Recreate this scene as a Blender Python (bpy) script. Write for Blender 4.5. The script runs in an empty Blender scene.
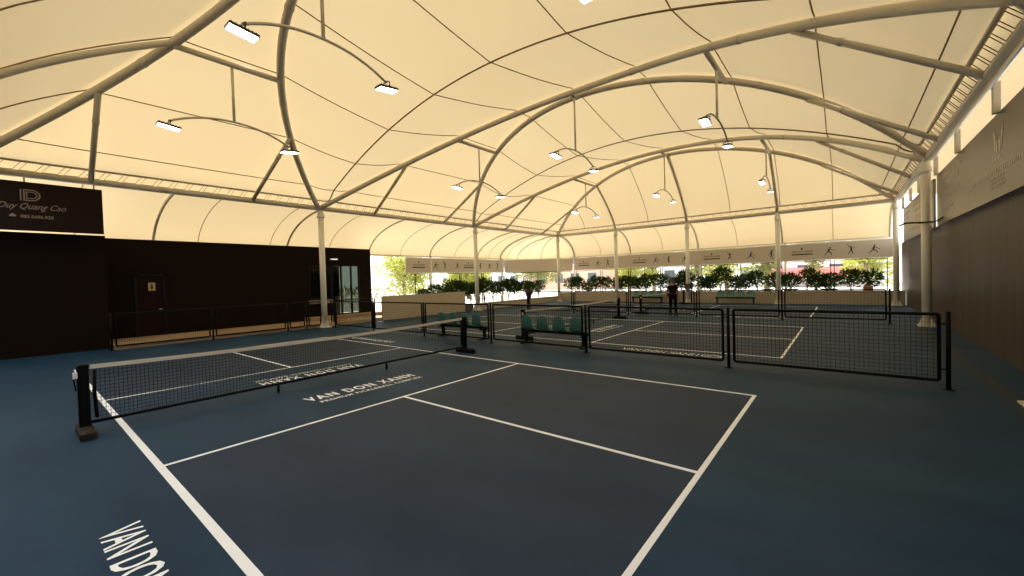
import bpy, math, random
from mathutils import Vector, Matrix
random.seed(7)
sc = bpy.context.scene
COL = sc.collection
PI = math.pi
def V(*a): return Vector(a)

# ------------------------------------------------------------------ materials
def mat(name, col, rough=.6, metal=0., spec=.5, noise=0., nscale=4., emit=None, estr=1., bump=0.):
    m = bpy.data.materials.new(name); m.use_nodes = True
    nt = m.node_tree; b = nt.nodes['Principled BSDF']
    b.inputs['Base Color'].default_value = (*col, 1)
    b.inputs['Roughness'].default_value = rough
    b.inputs['Metallic'].default_value = metal
    b.inputs['Specular IOR Level'].default_value = spec
    if noise or bump:
        tc = nt.nodes.new('ShaderNodeTexCoord'); n = nt.nodes.new('ShaderNodeTexNoise')
        n.inputs['Scale'].default_value = nscale; n.inputs['Detail'].default_value = 5
        nt.links.new(tc.outputs['Object'], n.inputs['Vector'])
        if noise:
            mx = nt.nodes.new('ShaderNodeMix'); mx.data_type = 'RGBA'
            mx.inputs[6].default_value = (*[c*(1-noise) for c in col], 1)
            mx.inputs[7].default_value = (*[min(1, c*(1+noise)) for c in col], 1)
            nt.links.new(n.outputs['Fac'], mx.inputs[0]); nt.links.new(mx.outputs[2], b.inputs['Base Color'])
        if bump:
            bp = nt.nodes.new('ShaderNodeBump'); bp.inputs['Strength'].default_value = bump
            nt.links.new(n.outputs['Fac'], bp.inputs['Height']); nt.links.new(bp.outputs['Normal'], b.inputs['Normal'])
    if emit:
        b.inputs['Emission Color'].default_value = (*emit, 1); b.inputs['Emission Strength'].default_value = estr
    return m

M = {}
M['steel'] = mat('painted_steel', (.58, .53, .42), .5, noise=.07, nscale=3)
M['column'] = mat('column_paint', (.76, .72, .60), .42, noise=.08, nscale=2)
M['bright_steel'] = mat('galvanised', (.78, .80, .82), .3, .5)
M['rope'] = mat('lacing_rope', (.10, .07, .045), .8)
M['seam'] = mat('seam_tape', (.27, .19, .11), .8)
M['black'] = mat('black_powder_coat', (.0022, .0022, .0026), .5, spec=.12)
M['wire'] = mat('black_wire', (.002, .002, .0025), .7, spec=.1)
M['net'] = mat('net_cord', (.002, .002, .0025), .8, spec=.1)
M['tape'] = mat('white_net_tape', (.62, .58, .48), .7, noise=.12, nscale=9)
M['line'] = mat('court_line_paint', (.86, .89, .93), .7, noise=.04, nscale=12)
M['dark_wall'] = mat('dark_brown_wall', (.0090, .0045, .0019), .7, spec=.08, noise=.25, nscale=1.3)
M['sign_dark'] = mat('sign_vinyl_dark', (.0135, .0058, .0036), .6, spec=.1)
M['sign_print'] = mat('sign_print', (.22, .165, .12), .6)
M['board'] = mat('right_board_vinyl', (.085, .066, .042), .32, spec=.5, noise=.06, nscale=.6)
M['board_print'] = mat('right_board_print', (.34, .30, .24), .4)
M['board_logo'] = mat('right_board_logo', (.60, .55, .47), .4)
M['kerb'] = mat('tan_concrete', (.36, .26, .155), .8, noise=.12, nscale=3)
M['panel_wall'] = mat('cream_panel', (.50, .42, .29), .7, noise=.04)
M['lowwall'] = mat('low_wall_render', (.42, .35, .25), .8, noise=.1, nscale=2)
M['plinth'] = mat('grey_plinth', (.09, .085, .085), .7)
M['banner'] = mat('banner_fabric', (.56, .48, .37), .7, noise=.04, nscale=.7)
M['banner_ink'] = mat('banner_ink', (.020, .013, .010), .7)
M['door'] = mat('dark_red_wood', (.012, .003, .0022), .6, spec=.1, noise=.3, nscale=3)
M['door_sign'] = mat('restroom_plate', (.45, .33, .20), .6)
M['frame_dark'] = mat('dark_aluminium', (.004, .003, .003), .5, spec=.2)
M['interior'] = mat('interior_brown', (.35, .2, .11), .6)
M['seat'] = mat('teal_plastic', (.065, .195, .16), .4, noise=.06)
M['white_plastic'] = mat('white_plastic', (.7, .7, .68), .5)
M['lamp_body'] = mat('lamp_housing', (.022, .02, .02), .5)
M['lamp_glow'] = mat('led_lens', (.9, .9, .95), .4, emit=(.93, .96, 1.), estr=7)
M['led_white'] = mat('indicator_led', (.7, .7, .7), .4, emit=(1, .96, .85), estr=.28)
M['leaf'] = None
M['stem'] = mat('bark', (.05, .03, .02), .8)
M['trunk'] = mat('pale_bark', (.22, .17, .12), .8)
M['pot'] = mat('dark_pot', (.02, .018, .016), .6)
M['terracotta'] = mat('terracotta', (.45, .12, .05), .7)
M['planter'] = mat('brown_planter', (.055, .034, .026), .6)
M['net_foot'] = mat('brown_net_foot', (.022, .014, .010), .6, spec=.2)
M['skin'] = mat('skin', (.30, .15, .10), .6)
M['shirt'] = mat('dark_shirt', (.008, .004, .004), .9, spec=.1)
M['trousers'] = mat('dark_trousers', (.004, .004, .005), .9, spec=.1)
M['hair'] = mat('black_hair', (.008, .006, .006), .6)
M['shoe'] = mat('black_shoe', (.01, .01, .01), .5)
M['paddle'] = mat('paddle_pink', (.42, .14, .12), .5)
M['ground'] = mat('pale_paving', (.55, .52, .46), .9, noise=.1, nscale=.5)
M['grass'] = mat('lawn', (.16, .24, .05), .9, noise=.2, nscale=1)
M['build_white'] = mat('white_render', (.72, .71, .68), .8, noise=.05)
M['build_orange'] = mat('orange_render', (.72, .45, .33), .8)
M['awning'] = mat('red_awning', (.70, .22, .20), .7)
M['glass_dark'] = mat('window_glass', (.08, .10, .11), .15)
M['car_dark'] = mat('car_paint', (.05, .012, .015), .25)
M['bag'] = mat('dark_bag', (.015, .008, .008), .7)
M['gravel'] = mat('floor_drain', (.008, .014, .016), .7)

def leafmat(name, c1, c2, tr):
    m = bpy.data.materials.new(name); m.use_nodes = True; nt = m.node_tree
    nt.nodes.clear()
    out = nt.nodes.new('ShaderNodeOutputMaterial')
    d = nt.nodes.new('ShaderNodeBsdfDiffuse'); t = nt.nodes.new('ShaderNodeBsdfTranslucent'); mx = nt.nodes.new('ShaderNodeMixShader')
    g = nt.nodes.new('ShaderNodeTexNoise'); g.inputs['Scale'].default_value = 2.5
    tc = nt.nodes.new('ShaderNodeTexCoord'); nt.links.new(tc.outputs['Object'], g.inputs['Vector'])
    cm = nt.nodes.new('ShaderNodeMix'); cm.data_type = 'RGBA'
    cm.inputs[6].default_value = (*c1, 1); cm.inputs[7].default_value = (*c2, 1)
    nt.links.new(g.outputs['Fac'], cm.inputs[0])
    nt.links.new(cm.outputs[2], d.inputs['Color']); nt.links.new(cm.outputs[2], t.inputs['Color'])
    mx.inputs[0].default_value = tr
    nt.links.new(d.outputs[0], mx.inputs[1]); nt.links.new(t.outputs[0], mx.inputs[2]); nt.links.new(mx.outputs[0], out.inputs['Surface'])
    return m
M['leaf'] = leafmat('shrub_leaf', (.010, .028, .006), (.06, .105, .02), .3)
M['tree_leaf'] = leafmat('tree_leaf', (.30, .34, .07), (.52, .50, .15), .45)
M['tree_leaf_dark'] = leafmat('tree_leaf_olive', (.17, .19, .06), (.30, .30, .11), .4)

def membrane_mat():
    m = bpy.data.materials.new('tensile_membrane'); m.use_nodes = True; nt = m.node_tree; nt.nodes.clear()
    out = nt.nodes.new('ShaderNodeOutputMaterial')
    d = nt.nodes.new('ShaderNodeBsdfDiffuse'); t = nt.nodes.new('ShaderNodeBsdfTranslucent'); mx = nt.nodes.new('ShaderNodeMixShader')
    tc = nt.nodes.new('ShaderNodeTexCoord'); n = nt.nodes.new('ShaderNodeTexNoise'); n.inputs['Scale'].default_value = .35; n.inputs['Detail'].default_value = 4
    nt.links.new(tc.outputs['Object'], n.inputs['Vector'])
    cm = nt.nodes.new('ShaderNodeMix'); cm.data_type = 'RGBA'
    cm.inputs[6].default_value = (.95, .71, .375, 1); cm.inputs[7].default_value = (1., .775, .425, 1)
    nt.links.new(n.outputs['Fac'], cm.inputs[0])
    d.inputs['Color'].default_value = (.62, .53, .40, 1)
    nt.links.new(cm.outputs[2], t.inputs['Color'])
    mx.inputs[0].default_value = .152
    nt.links.new(d.outputs[0], mx.inputs[1]); nt.links.new(t.outputs[0], mx.inputs[2]); nt.links.new(mx.outputs[0], out.inputs['Surface'])
    return m
M['membrane'] = membrane_mat()

def floor_mat():
    m = bpy.data.materials.new('court_acrylic'); m.use_nodes = True; nt = m.node_tree; b = nt.nodes['Principled BSDF']
    N = nt.nodes.new; L = nt.links.new
    tc = N('ShaderNodeTexCoord'); sx = N('ShaderNodeSeparateXYZ'); L(tc.outputs['Object'], sx.inputs[0])
    def mth(op, a, b_=None):
        n = N('ShaderNodeMath'); n.operation = op
        for i, v in enumerate((a, b_)):
            if v is None: continue
            if isinstance(v, (int, float)): n.inputs[i].default_value = v
            else: L(v, n.inputs[i])
        return n.outputs[0]
    X, Y = sx.outputs[0], sx.outputs[1]
    xm = mth('MODULO', mth('ADD', X, 95.), 9.5)
    inx = mth('MULTIPLY', mth('LESS_THAN', xm, 6.1), mth('MULTIPLY', mth('GREATER_THAN', X, -.01), mth('LESS_THAN', X, 25.11)))
    ay = mth('ABSOLUTE', Y)
    iny = mth('MULTIPLY', mth('GREATER_THAN', ay, 2.13), mth('LESS_THAN', ay, 6.7))
    mask = mth('MULTIPLY', inx, iny)
    n1 = N('ShaderNodeTexNoise'); n1.inputs['Scale'].default_value = .8; n1.inputs['Detail'].default_value = 6; n1.inputs['Roughness'].default_value = .65
    mp = N('ShaderNodeMapping'); mp.inputs['Scale'].default_value = (1, .45, 1); L(tc.outputs['Object'], mp.inputs['Vector']); L(mp.outputs[0], n1.inputs['Vector'])
    mr = N('ShaderNodeMapRange'); mr.inputs['From Min'].default_value = .36; mr.inputs['From Max'].default_value = .64; L(n1.outputs['Fac'], mr.inputs['Value'])
    def pair(a, c):
        mx = N('ShaderNodeMix'); mx.data_type = 'RGBA'; mx.inputs[6].default_value = (*a, 1); mx.inputs[7].default_value = (*c, 1); L(mr.outputs['Result'], mx.inputs[0]); return mx.outputs[2]
    out_c = pair((.0048, .026, .058), (.0135, .045, .086))
    srv_c = pair((.011, .026, .052), (.022, .040, .074))
    mx = N('ShaderNodeMix'); mx.data_type = 'RGBA'; L(mask, mx.inputs[0]); L(out_c, mx.inputs[6]); L(srv_c, mx.inputs[7])
    L(mx.outputs[2], b.inputs['Base Color'])
    b.inputs['Roughness'].default_value = .62; b.inputs['Specular IOR Level'].default_value = .16
    return m
M['floor'] = floor_mat()

def wall_right_mat():
    m = mat('right_wall_panels', (.060, .043, .032), .5, spec=.2)
    nt = m.node_tree; b = nt.nodes['Principled BSDF']
    tc = nt.nodes.new('ShaderNodeTexCoord'); mp = nt.nodes.new('ShaderNodeMapping'); mp.inputs['Scale'].default_value = (4.5, 1, .35)
    n = nt.nodes.new('ShaderNodeTexNoise'); n.inputs['Scale'].default_value = 1.; n.inputs['Detail'].default_value = 5
    nt.links.new(tc.outputs['Object'], mp.inputs['Vector']); nt.links.new(mp.outputs[0], n.inputs['Vector'])
    mx = nt.nodes.new('ShaderNodeMix'); mx.data_type = 'RGBA'
    mx.inputs[6].default_value = (.012, .008, .006, 1); mx.inputs[7].default_value = (.100, .070, .054, 1)
    nt.links.new(n.outputs['Fac'], mx.inputs[0]); nt.links.new(mx.outputs[2], b.inputs['Base Color'])
    return m
M['wall_right'] = wall_right_mat()

def glass_mat():
    m = bpy.data.materials.new('clear_glass'); m.use_nodes = True; nt = m.node_tree; nt.nodes.clear()
    out = nt.nodes.new('ShaderNodeOutputMaterial'); t = nt.nodes.new('ShaderNodeBsdfTransparent'); t.inputs[0].default_value = (.24, .27, .235, 1)
    g = nt.nodes.new('ShaderNodeBsdfGlossy'); g.inputs['Roughness'].default_value = .02; g.inputs['Color'].default_value = (.8, .8, .8, 1)
    mx = nt.nodes.new('ShaderNodeMixShader'); mx.inputs[0].default_value = .10
    nt.links.new(t.outputs[0], mx.inputs[1]); nt.links.new(g.outputs[0], mx.inputs[2]); nt.links.new(mx.outputs[0], out.inputs['Surface'])
    return m
M['glass'] = glass_mat()

# ------------------------------------------------------------------ mesh helpers
class MB:
    def __init__(s): s.v = []; s.f = []; s.smooth = []
    def add(s, vs, fs, smooth=False):
        o = len(s.v); s.v += [Vector(v) for v in vs]; s.f += [tuple(i+o for i in f) for f in fs]; s.smooth += [smooth]*len(fs); return s
    def box(s, c, d, R=None, taper=1.):
        c = Vector(c); vs = []
        for z in (-1, 1):
            k = taper if z > 0 else 1.
            for x, y in ((-1, -1), (1, -1), (1, 1), (-1, 1)):
                p = Vector((x*d[0]/2*k, y*d[1]/2*k, z*d[2]/2)); vs.append(c+(R@p if R else p))
        return s.add(vs, [(3, 2, 1, 0), (4, 5, 6, 7), (0, 1, 5, 4), (1, 2, 6, 5), (2, 3, 7, 6), (3, 0, 4, 7)])
    def bb(s, lo, hi):
        return s.box([(a+b)/2 for a, b in zip(lo, hi)], [abs(b-a) for a, b in zip(lo, hi)])
    def bevbox(s, lo, hi, b=.01):
        (x0, y0, z0), (x1, y1, z1) = lo, hi
        # box with bevelled vertical edges and chamfered top
        def ring(z, k): return [(x0+b+k, y0+k, z), (x1-b-k, y0+k, z), (x1-k, y0+b+k, z), (x1-k, y1-b-k, z), (x1-b-k, y1-k, z), (x0+b+k, y1-k, z), (x0+k, y1-b-k, z), (x0+k, y0+b+k, z)]
        vs = ring(z0, 0)+ring(z1-b, 0)+ring(z1, b)
        fs = [tuple(reversed(range(8))), tuple(range(16, 24))]
        for r in (0, 8):
            for i in range(8): fs.append((r+i, r+(i+1) % 8, r+8+(i+1) % 8, r+8+i))
        return s.add(vs, fs)
    def tube(s, pts, r, n=10, caps=True, closed=False):
        pts = [Vector(p) for p in pts]; m = len(pts); rs = r if isinstance(r, (list, tuple)) else [r]*m
        tans = []
        for i in range(m):
            if closed: t = pts[(i+1) % m]-pts[i-1]
            else: t = pts[min(i+1, m-1)]-pts[max(i-1, 0)]
            tans.append(t.normalized())
        ref = Vector((0, 0, 1)) if abs(tans[0].z) < .9 else Vector((1, 0, 0))
        a = tans[0].cross(ref).normalized(); vs = []
        for i in range(m):
            a = (a-tans[i]*a.dot(tans[i])).normalized(); b = tans[i].cross(a)
            for k in range(n):
                th = 2*PI*(k+.5)/n; vs.append(pts[i]+(a*math.cos(th)+b*math.sin(th))*rs[i])
        fs = []
        for i in range(m if closed else m-1):
            j = (i+1) % m
            for k in range(n): fs.append((i*n+k, i*n+(k+1) % n, j*n+(k+1) % n, j*n+k))
        s.add(vs, fs, n > 4)
        if caps and not closed:
            o = len(s.v)-m*n
            s.f += [tuple(o+k for k in reversed(range(n))), tuple(o+(m-1)*n+k for k in range(n))]; s.smooth += [False, False]
        return s
    def lathe(s, prof, c=(0, 0, 0), n=16):
        c = Vector(c); vs = []
        for r, z in prof:
            for k in range(n): vs.append(c+Vector((r*math.cos(2*PI*k/n), r*math.sin(2*PI*k/n), z)))
        fs = []
        for i in range(len(prof)-1):
            for k in range(n): fs.append((i*n+k, i*n+(k+1) % n, (i+1)*n+(k+1) % n, (i+1)*n+k))
        s.add(vs, fs, True)
        o = len(s.v)-len(vs); s.f += [tuple(o+k for k in reversed(range(n))), tuple(o+(len(prof)-1)*n+k for k in range(n))]; s.smooth += [False, False]
        return s
    def poly(s, pts, th, nrm):
        pts = [Vector(p) for p in pts]; n = len(pts); d = Vector(nrm)*th
        return s.add([p+d for p in pts]+pts, [tuple(range(n)), tuple(reversed(range(n, 2*n)))]+[(i, n+i, n+(i+1) % n, (i+1) % n) for i in range(n)])
    def grid(s, rows, smooth=True):
        n = len(rows[0]); vs = [p for r in rows for p in r]
        return s.add(vs, [(i*n+j, i*n+j+1, (i+1)*n+j+1, (i+1)*n+j) for i in range(len(rows)-1) for j in range(n-1)], smooth)
    def build(s, name, m, parent=None):
        o = wloc(parent) if parent is not None else None
        if parent is None:
            xs = [v.x for v in s.v]; ys = [v.y for v in s.v]; zs = [v.z for v in s.v]
            o = Vector(((min(xs)+max(xs))/2, (min(ys)+max(ys))/2, min(zs)))
        me = bpy.data.meshes.new(name); me.from_pydata([tuple(v-o) for v in s.v], [], s.f); me.update()
        me.polygons.foreach_set('use_smooth', s.smooth); me.materials.append(m)
        ob = bpy.data.objects.new(name, me); COL.objects.link(ob)
        if parent is not None: ob.parent = parent
        else: ob.location = o
        return ob
def wloc(o):
    p = Vector((0, 0, 0))
    while o is not None: p += Vector(o.location); o = o.parent
    return p
def tag(o, label, cat, group=None, kind=None):
    o['label'] = label; o['category'] = cat
    if group: o['group'] = group
    if kind: o['kind'] = kind
    return o
def thing(name, loc, label, cat, group=None, kind=None):
    o = bpy.data.objects.new(name, None); COL.objects.link(o); o.location = loc; o.empty_display_size = .2
    return tag(o, label, cat, group, kind)
def struct(o): o['kind'] = 'structure'; return o
def copy_tree(o, loc, rz=0., label=None, group=None):
    def rec(a, par):
        c = a.copy(); COL.objects.link(c)
        if par is not None: c.parent = par
        for ch in list(kids[a.name]): rec(ch, c)
        return c
    kids = {}
    def scan(a):
        kids[a.name] = list(a.children)
        for ch in a.children: scan(ch)
    scan(o)
    c = rec(o, None); c.location = loc; c.rotation_euler = (0, 0, rz)
    if label: c['label'] = label
    if group: c['group'] = group
    return c
def text_mesh(name, body, m, parent, org, xd, yd, height, width=None, bold=0., shear=0., depth=.004, align='LEFT', spacing=1.):
    """lettering as flat mesh; org = bottom-left (or centre) point, xd reading direction, yd up direction"""
    cu = bpy.data.curves.new('t', 'FONT'); cu.body = body; cu.size = 1.; cu.offset = bold; cu.shear = shear; cu.align_x = align; cu.space_character = spacing
    cu.resolution_u = 3
    t = bpy.data.objects.new('t', cu); COL.objects.link(t)
    dg = bpy.context.evaluated_depsgraph_get(); me = bpy.data.meshes.new_from_object(t.evaluated_get(dg))
    bpy.data.objects.remove(t); bpy.data.curves.remove(cu)
    xs = [v.co.x for v in me.vertices]; cap = .73
    sx = width/(max(xs)-min(xs)) if width else height/cap
    sy = height/cap; xd = Vector(xd); yd = Vector(yd); nz = xd.cross(yd); x0 = min(xs) if align == 'LEFT' else 0
    wl = wloc(parent)
    for v in me.vertices: v.co = Vector(org)+xd*((v.co.x-x0)*sx)+yd*(v.co.y*sy)+nz*depth-wl
    me.name = name; me.materials.clear(); me.materials.append(m)
    o = bpy.data.objects.new(name, me); COL.objects.link(o); o.parent = parent
    return o

# ------------------------------------------------------------------ key dimensions
YL, YR, XN, XF, ZR = 10.1, -9.8, -1.8, 27.0, 5.25
YC, HW, ZM = .15, 9.95, 8.85
def circ(Y):
    h = ZM-ZR; R = (HW*HW+h*h)/(2*h)
    return ZM-R+math.sqrt(max(R*R-(Y-YC)**2, 0))
def arcz(Y): t = min(1, max(0, (YC-Y)/HW)); return circ(Y)+.8*t*t*(1-t)
ARCH = {'B': (XN, 1.30), 'A': (7.7, -1.22), '1': (7.75, 1.36), '2': (17.4, -1.2), '3': (17.4, 1.40), '4': (XF, -1.0)}
SKEW = {'1': -.4, '2': -.6}
def arcx(k, Y): X0, s = ARCH[k]; t = max(0, (YC-Y)/HW); return X0+s*(circ(Y)-ZR)+SKEW.get(k, 0)*t*t

# ------------------------------------------------------------------ floor and painted court markings
floor = struct(MB().bb((-4.6, -10.6, -.12), (27.5, 12.9, 0)).build('floor', M['floor']))
# floor object origin must sit at world origin so that the paint zones line up
for v in floor.data.vertices: v.co += Vector(floor.location)
floor.location = (0, 0, 0)
lw = .05
for cx in (0., 9.5, 19.):
    b = MB(); z0, z1 = .0005, .003
    def seg(x0, y0, x1, y1): b.bb((x0, y0, z0), (x1, y1, z1))
    for x in (cx-(.045 if cx == 0 else 0), cx+6.1): seg(x-(.034 if cx == 0 and x < 1 else lw/2), -6.73, x+(.034 if cx == 0 and x < 1 else lw/2), 6.73)
    for y in (-6.705, 6.705, -2.13, 2.13): seg(cx+(-.012 if cx == 0 else lw/2), y-lw/2, cx+6.1-lw/2, y+lw/2)
    for s in (-1, 1): seg(cx+3.05-lw/2, min(s*2.155, s*6.68), cx+3.05+lw/2, max(s*2.155, s*6.68))
    b.build('court_line', M['line'], floor)
    for s in (1, -1):
        xd = (s, 0, 0); yd = (0, s, 0); c = cx+3.05
        text_mesh('court_lettering', 'VAN DON XANH', M['line'], floor, (c-s*1.05, -s*1.07, 0), xd, yd, .27, 2.1, bold=.032, spacing=1.3)
        text_mesh('court_lettering', 'PREMIUM PICKLEBALL COMPLEX', M['line'], floor, (c-s*.95, -s*1.30, 0), xd, yd, .11, 2.0, bold=.02, spacing=1.15)
        xb = cx-.62 if s > 0 else cx+6.1+.62
        xd2 = (0, -s, 0); yd2 = (s, 0, 0)
        text_mesh('court_lettering', 'VAN DON XANH', M['line'], floor, (xb, -s*3.30, 0), xd2, yd2, .25, 1.85, bold=.012)
        lb = MB(); cy = -s*5.43; cxx = xb+s*.125
        ring = []
        for k in range(28):
            th = 2*PI*k/28; ring.append((math.cos(th), math.sin(th)))
        vs = [(cxx+q[0]*.135, cy+q[1]*.23, .003) for q in ring]+[(cxx+q[0]*.100, cy+q[1]*.185, .003) for q in ring]
        lb.add(vs, [(k, (k+1) % 28, 28+(k+1) % 28, 28+k) for k in range(28)])
        lb.add([(cxx-.05, cy-.14, .003), (cxx-.02, cy-.14, .003), (cxx+.05, cy-.03, .003), (cxx+.02, cy-.02, .003)], [(0, 1, 2, 3)])
        lb.add([(cxx-.05, cy+.02, .003), (cxx-.02, cy+.00, .003), (cxx+.05, cy+.12, .003), (cxx+.02, cy+.14, .003)], [(0, 1, 2, 3)])
        lb.build('court_emblem', M['line'], floor)
MB().bb((3, -9.66, .0005), (16, -9.55, .004)).bb((3, -9.50, .0005), (16, -9.46, .004)).build('floor_drain', M['gravel'], floor)

# ------------------------------------------------------------------ ceiling membrane
ZE = 5.58
def zmid(Y):
    a = abs(Y-YC)
    if a <= 4.95: return arcz(Y)+.17
    k = (a-4.95)/(HW-.2-4.95); z0 = arcz(YC+4.95 if Y > YC else YC-4.95)+.17
    return z0+(ZE-z0)*min(k, 1)+.30*math.sin(PI*min(k, 1))
def zarc(Y): return max(arcz(Y)+.18, ZE)
def zval(Y): t = (Y-YC)/HW; return ZE+2.62*(1-t*t)*(1 if abs(t) < .98 else (1-abs(t))/.02)
def row(Y):
    P = []
    za, zm, zv = zarc(Y), min(zmid(Y), zarc(Y)), zval(Y)
    t = min(1, (HW-.2-abs(Y-YC))/.6)          # blend flat at the truss
    t = max(0, t); za = ZE+(za-ZE)*t; zm = ZE+(zm-ZE)*t; zv = min(zv, za)
    def fan(xe, xa, n, rev):
        q = []
        for i in range(n+1):
            u = i/n; q.append((xe+(xa-xe)*u, ZE+(za-ZE)*(u**.72)))
        return q if not rev else q[::-1]
    def lens(x0, x1, n):
        q = []
        for i in range(n+1):
            s = i/n; q.append((x0+(x1-x0)*s, za-(za-zm)*(1-(2*s-1)**4)))
        return q
    def vee(x0, z0, x1, z1, n): return [(x0+(x1-x0)*i/n, z0+(z1-z0)*i/n-.06*math.sin(PI*i/n)*min(1, abs(x1-x0))) for i in range(n+1)]
    x = {k: arcx(k, Y) for k in ARCH}
    e = .12
    P += fan(XN+.2, max(x['B'], XN+.25), 10, False)
    P += lens(x['B'], x['A'], 12)[1:]
    P += vee(x['A'], za, 8., zv, 6)[1:]
    P += vee(8., zv, x['1'], za, 6)[1:]
    P += lens(x['1'], x['2'], 12)[1:]
    P += vee(x['2'], za, 17.3, zv, 6)[1:]
    P += vee(17.3, zv, x['3'], za, 6)[1:]
    P += lens(x['3'], x['4'], 12)[1:]
    P += fan(XF-.2, min(x['4'], XF-.25), 10, True)[1:]
    return [Vector((a, Y, b)) for a, b in P]
NY = 84
Ys = [YR+.2+(YL-YR-.4)*(.5-.5*math.cos(PI*i/NY))*.35+(YL-YR-.4)*(i/NY)*.65 for i in range(NY+1)]
rows = [row(Y) for Y in Ys]
ceiling = struct(MB().grid(rows).build('ceiling', M['membrane']))
for Y in (-9.2, -7.35, -5.0, -2.45, .1, 2.6, 5.15, 7.5, 9.3):
    MB().tube([p-V(0, 0, .03) for p in row(Y)], .016, 5).build('membrane_seam', M['seam'], ceiling)
iv = [10+12+6, 10+12+6+6+12+6]
for i, nm in zip(iv, 'ab'):
    MB().tube([r[i]-V(0, 0, .045) for r in rows], .026, 6).build('valley_cable', M['seam'], ceiling)

# skirts beyond the ring
def ell(s): return 3.6+(ZR+.10-3.6)*(max(0, 1-s**1.9))**(1/1.9)
DL, DF, DR = 4.2, 2.55, 3.0
path = []   # (inner point, outward vector)
for i in range(49): path.append((V(XN+(XF-XN)*i/48, YL, 0), V(0, DL, 0)))
for i in range(1, 12):
    th = PI/2*(1-i/12); path.append((V(XF, YL, 0), V(DF*math.cos(th), DL*math.sin(th), 0)))
for i in range(33): path.append((V(XF, YL+(YR-YL)*i/32, 0), V(DF, 0, 0)))
SS = [math.sin(PI/2*i/12) for i in range(13)]
def sk(pt, dv, s, dz=0.): return pt+dv*s+V(0, 0, ell(s)+dz)
MB().grid([[sk(a, d, s) for s in SS] for a, d in path]).build('skirt_membrane', M['membrane'], ceiling)
pr = [(V(XN+(26.2-XN)*i/36, YR, 0), V(0, -DR, 0)) for i in range(37)]
MB().grid([[sk(a, d, s, .25*s) for s in SS] for a, d in pr]).build('skirt_membrane', M['membrane'], ceiling)
b = MB()
def strip(pts, inw):
    b.grid([[p+inw*.2+V(0, 0, ZE), p+inw*.08+V(0, 0, ZE+.03), p-inw*.10+V(0, 0, ZR+.20), p-inw*.14+V(0, 0, ZR+.02)] for p in pts])
strip([V(XN-.1, YL, 0), V(XF+.1, YL, 0)], V(0, -1, 0)); strip([V(XN-.1, YR, 0), V(XF+.1, YR, 0)], V(0, 1, 0))
strip([V(XF, YL+.1, 0), V(XF, YR-.1, 0)], V(-1, 0, 0)); strip([V(XN, YL+.1, 0), V(XN, YR-.1, 0)], V(1, 0, 0))
b.build('edge_flap', M['membrane'], ceiling)
def skirt_seam(a, d): MB().tube([sk(a, d, s, -.02) for s in SS], .013, 5).build('membrane_seam', M['seam'], ceiling)
for x in (.6, 4.3, 7.2, 10.2, 14.9, 19.6, 23.3, 25.6): skirt_seam(V(x, YL, 0), V(0, DL, 0))
for y in (7.6, 2.6, -2.3, -7.3): skirt_seam(V(XF, y, 0), V(DF, 0, 0))
for dg in (20, 70):
    th = math.radians(dg); skirt_seam(V(XF, YL, 0), V(DF*math.cos(th), DL*math.sin(th), 0))

# ------------------------------------------------------------------ steel frame
def flange(b, p, t, r):
    t = Vector(t).normalized(); b.tube([p-t*.03, p-t*.008], r*1.45, 12); b.tube([p+t*.008, p+t*.03], r*1.45, 12)
ar = .105
arch_label = {
 'B': 'large white tube arch nearest the camera, crossing the top left of the roof',
 'A': 'white tube arch rising from the head of the first left column back over the camera',
 '1': 'long white tube arch from the first left column across to the upper right corner',
 '2': 'white tube arch from the second left column to the free-standing right column',
 '3': 'white tube arch leaving the second left column towards the far bay',
 '4': 'farthest white tube arch, between the far left and far right corner columns'}
arches = {}
BR = {'B': (.7, .7), 'A': (5.1, 5.3), '1': (10.4, 10.1), '2': (14.9, 14.7), '3': (20.4, 20.4), '4': (24.7, 24.7)}
for k in ARCH:
    base = V(ARCH[k][0], YL, ZR)
    t = thing('roof_arch', base, arch_label[k], 'arch', 'leaning tube arches of the roof', 'thing'); arches[k] = t
    pts = [V(arcx(k, Y), Y, arcz(Y)) for Y in [YL+(YR-YL)*i/64 for i in range(65)]]
    b = MB().tube(pts, ar, 12); b.build('arch_tube', M['steel'], t)
    for i in (13, 24, 40, 51):
        fb = MB(); p_, t_ = pts[i], (pts[i+1]-pts[i-1]).normalized()
        fb.tube([p_-t_*.05, p_+t_*.05], ar*1.1, 12).build('flange', M['steel'], t)
    for s in (1, -1):
        Y0 = YC+s*7.1; p = V(arcx(k, Y0), Y0, arcz(Y0)-.08); q = V(BR[k][0 if s > 0 else 1], YL if s > 0 else YR, ZR-.02)
        MB().tube([p.lerp(q, .27), p.lerp(q, .3)], .08, 10).build('flange', M['steel'], t); bb = MB().tube([p, q], .07, 10); bb.build('branch_tube', M['steel'], t)
strut_lab = ['left', 'middle', 'right']
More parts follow.
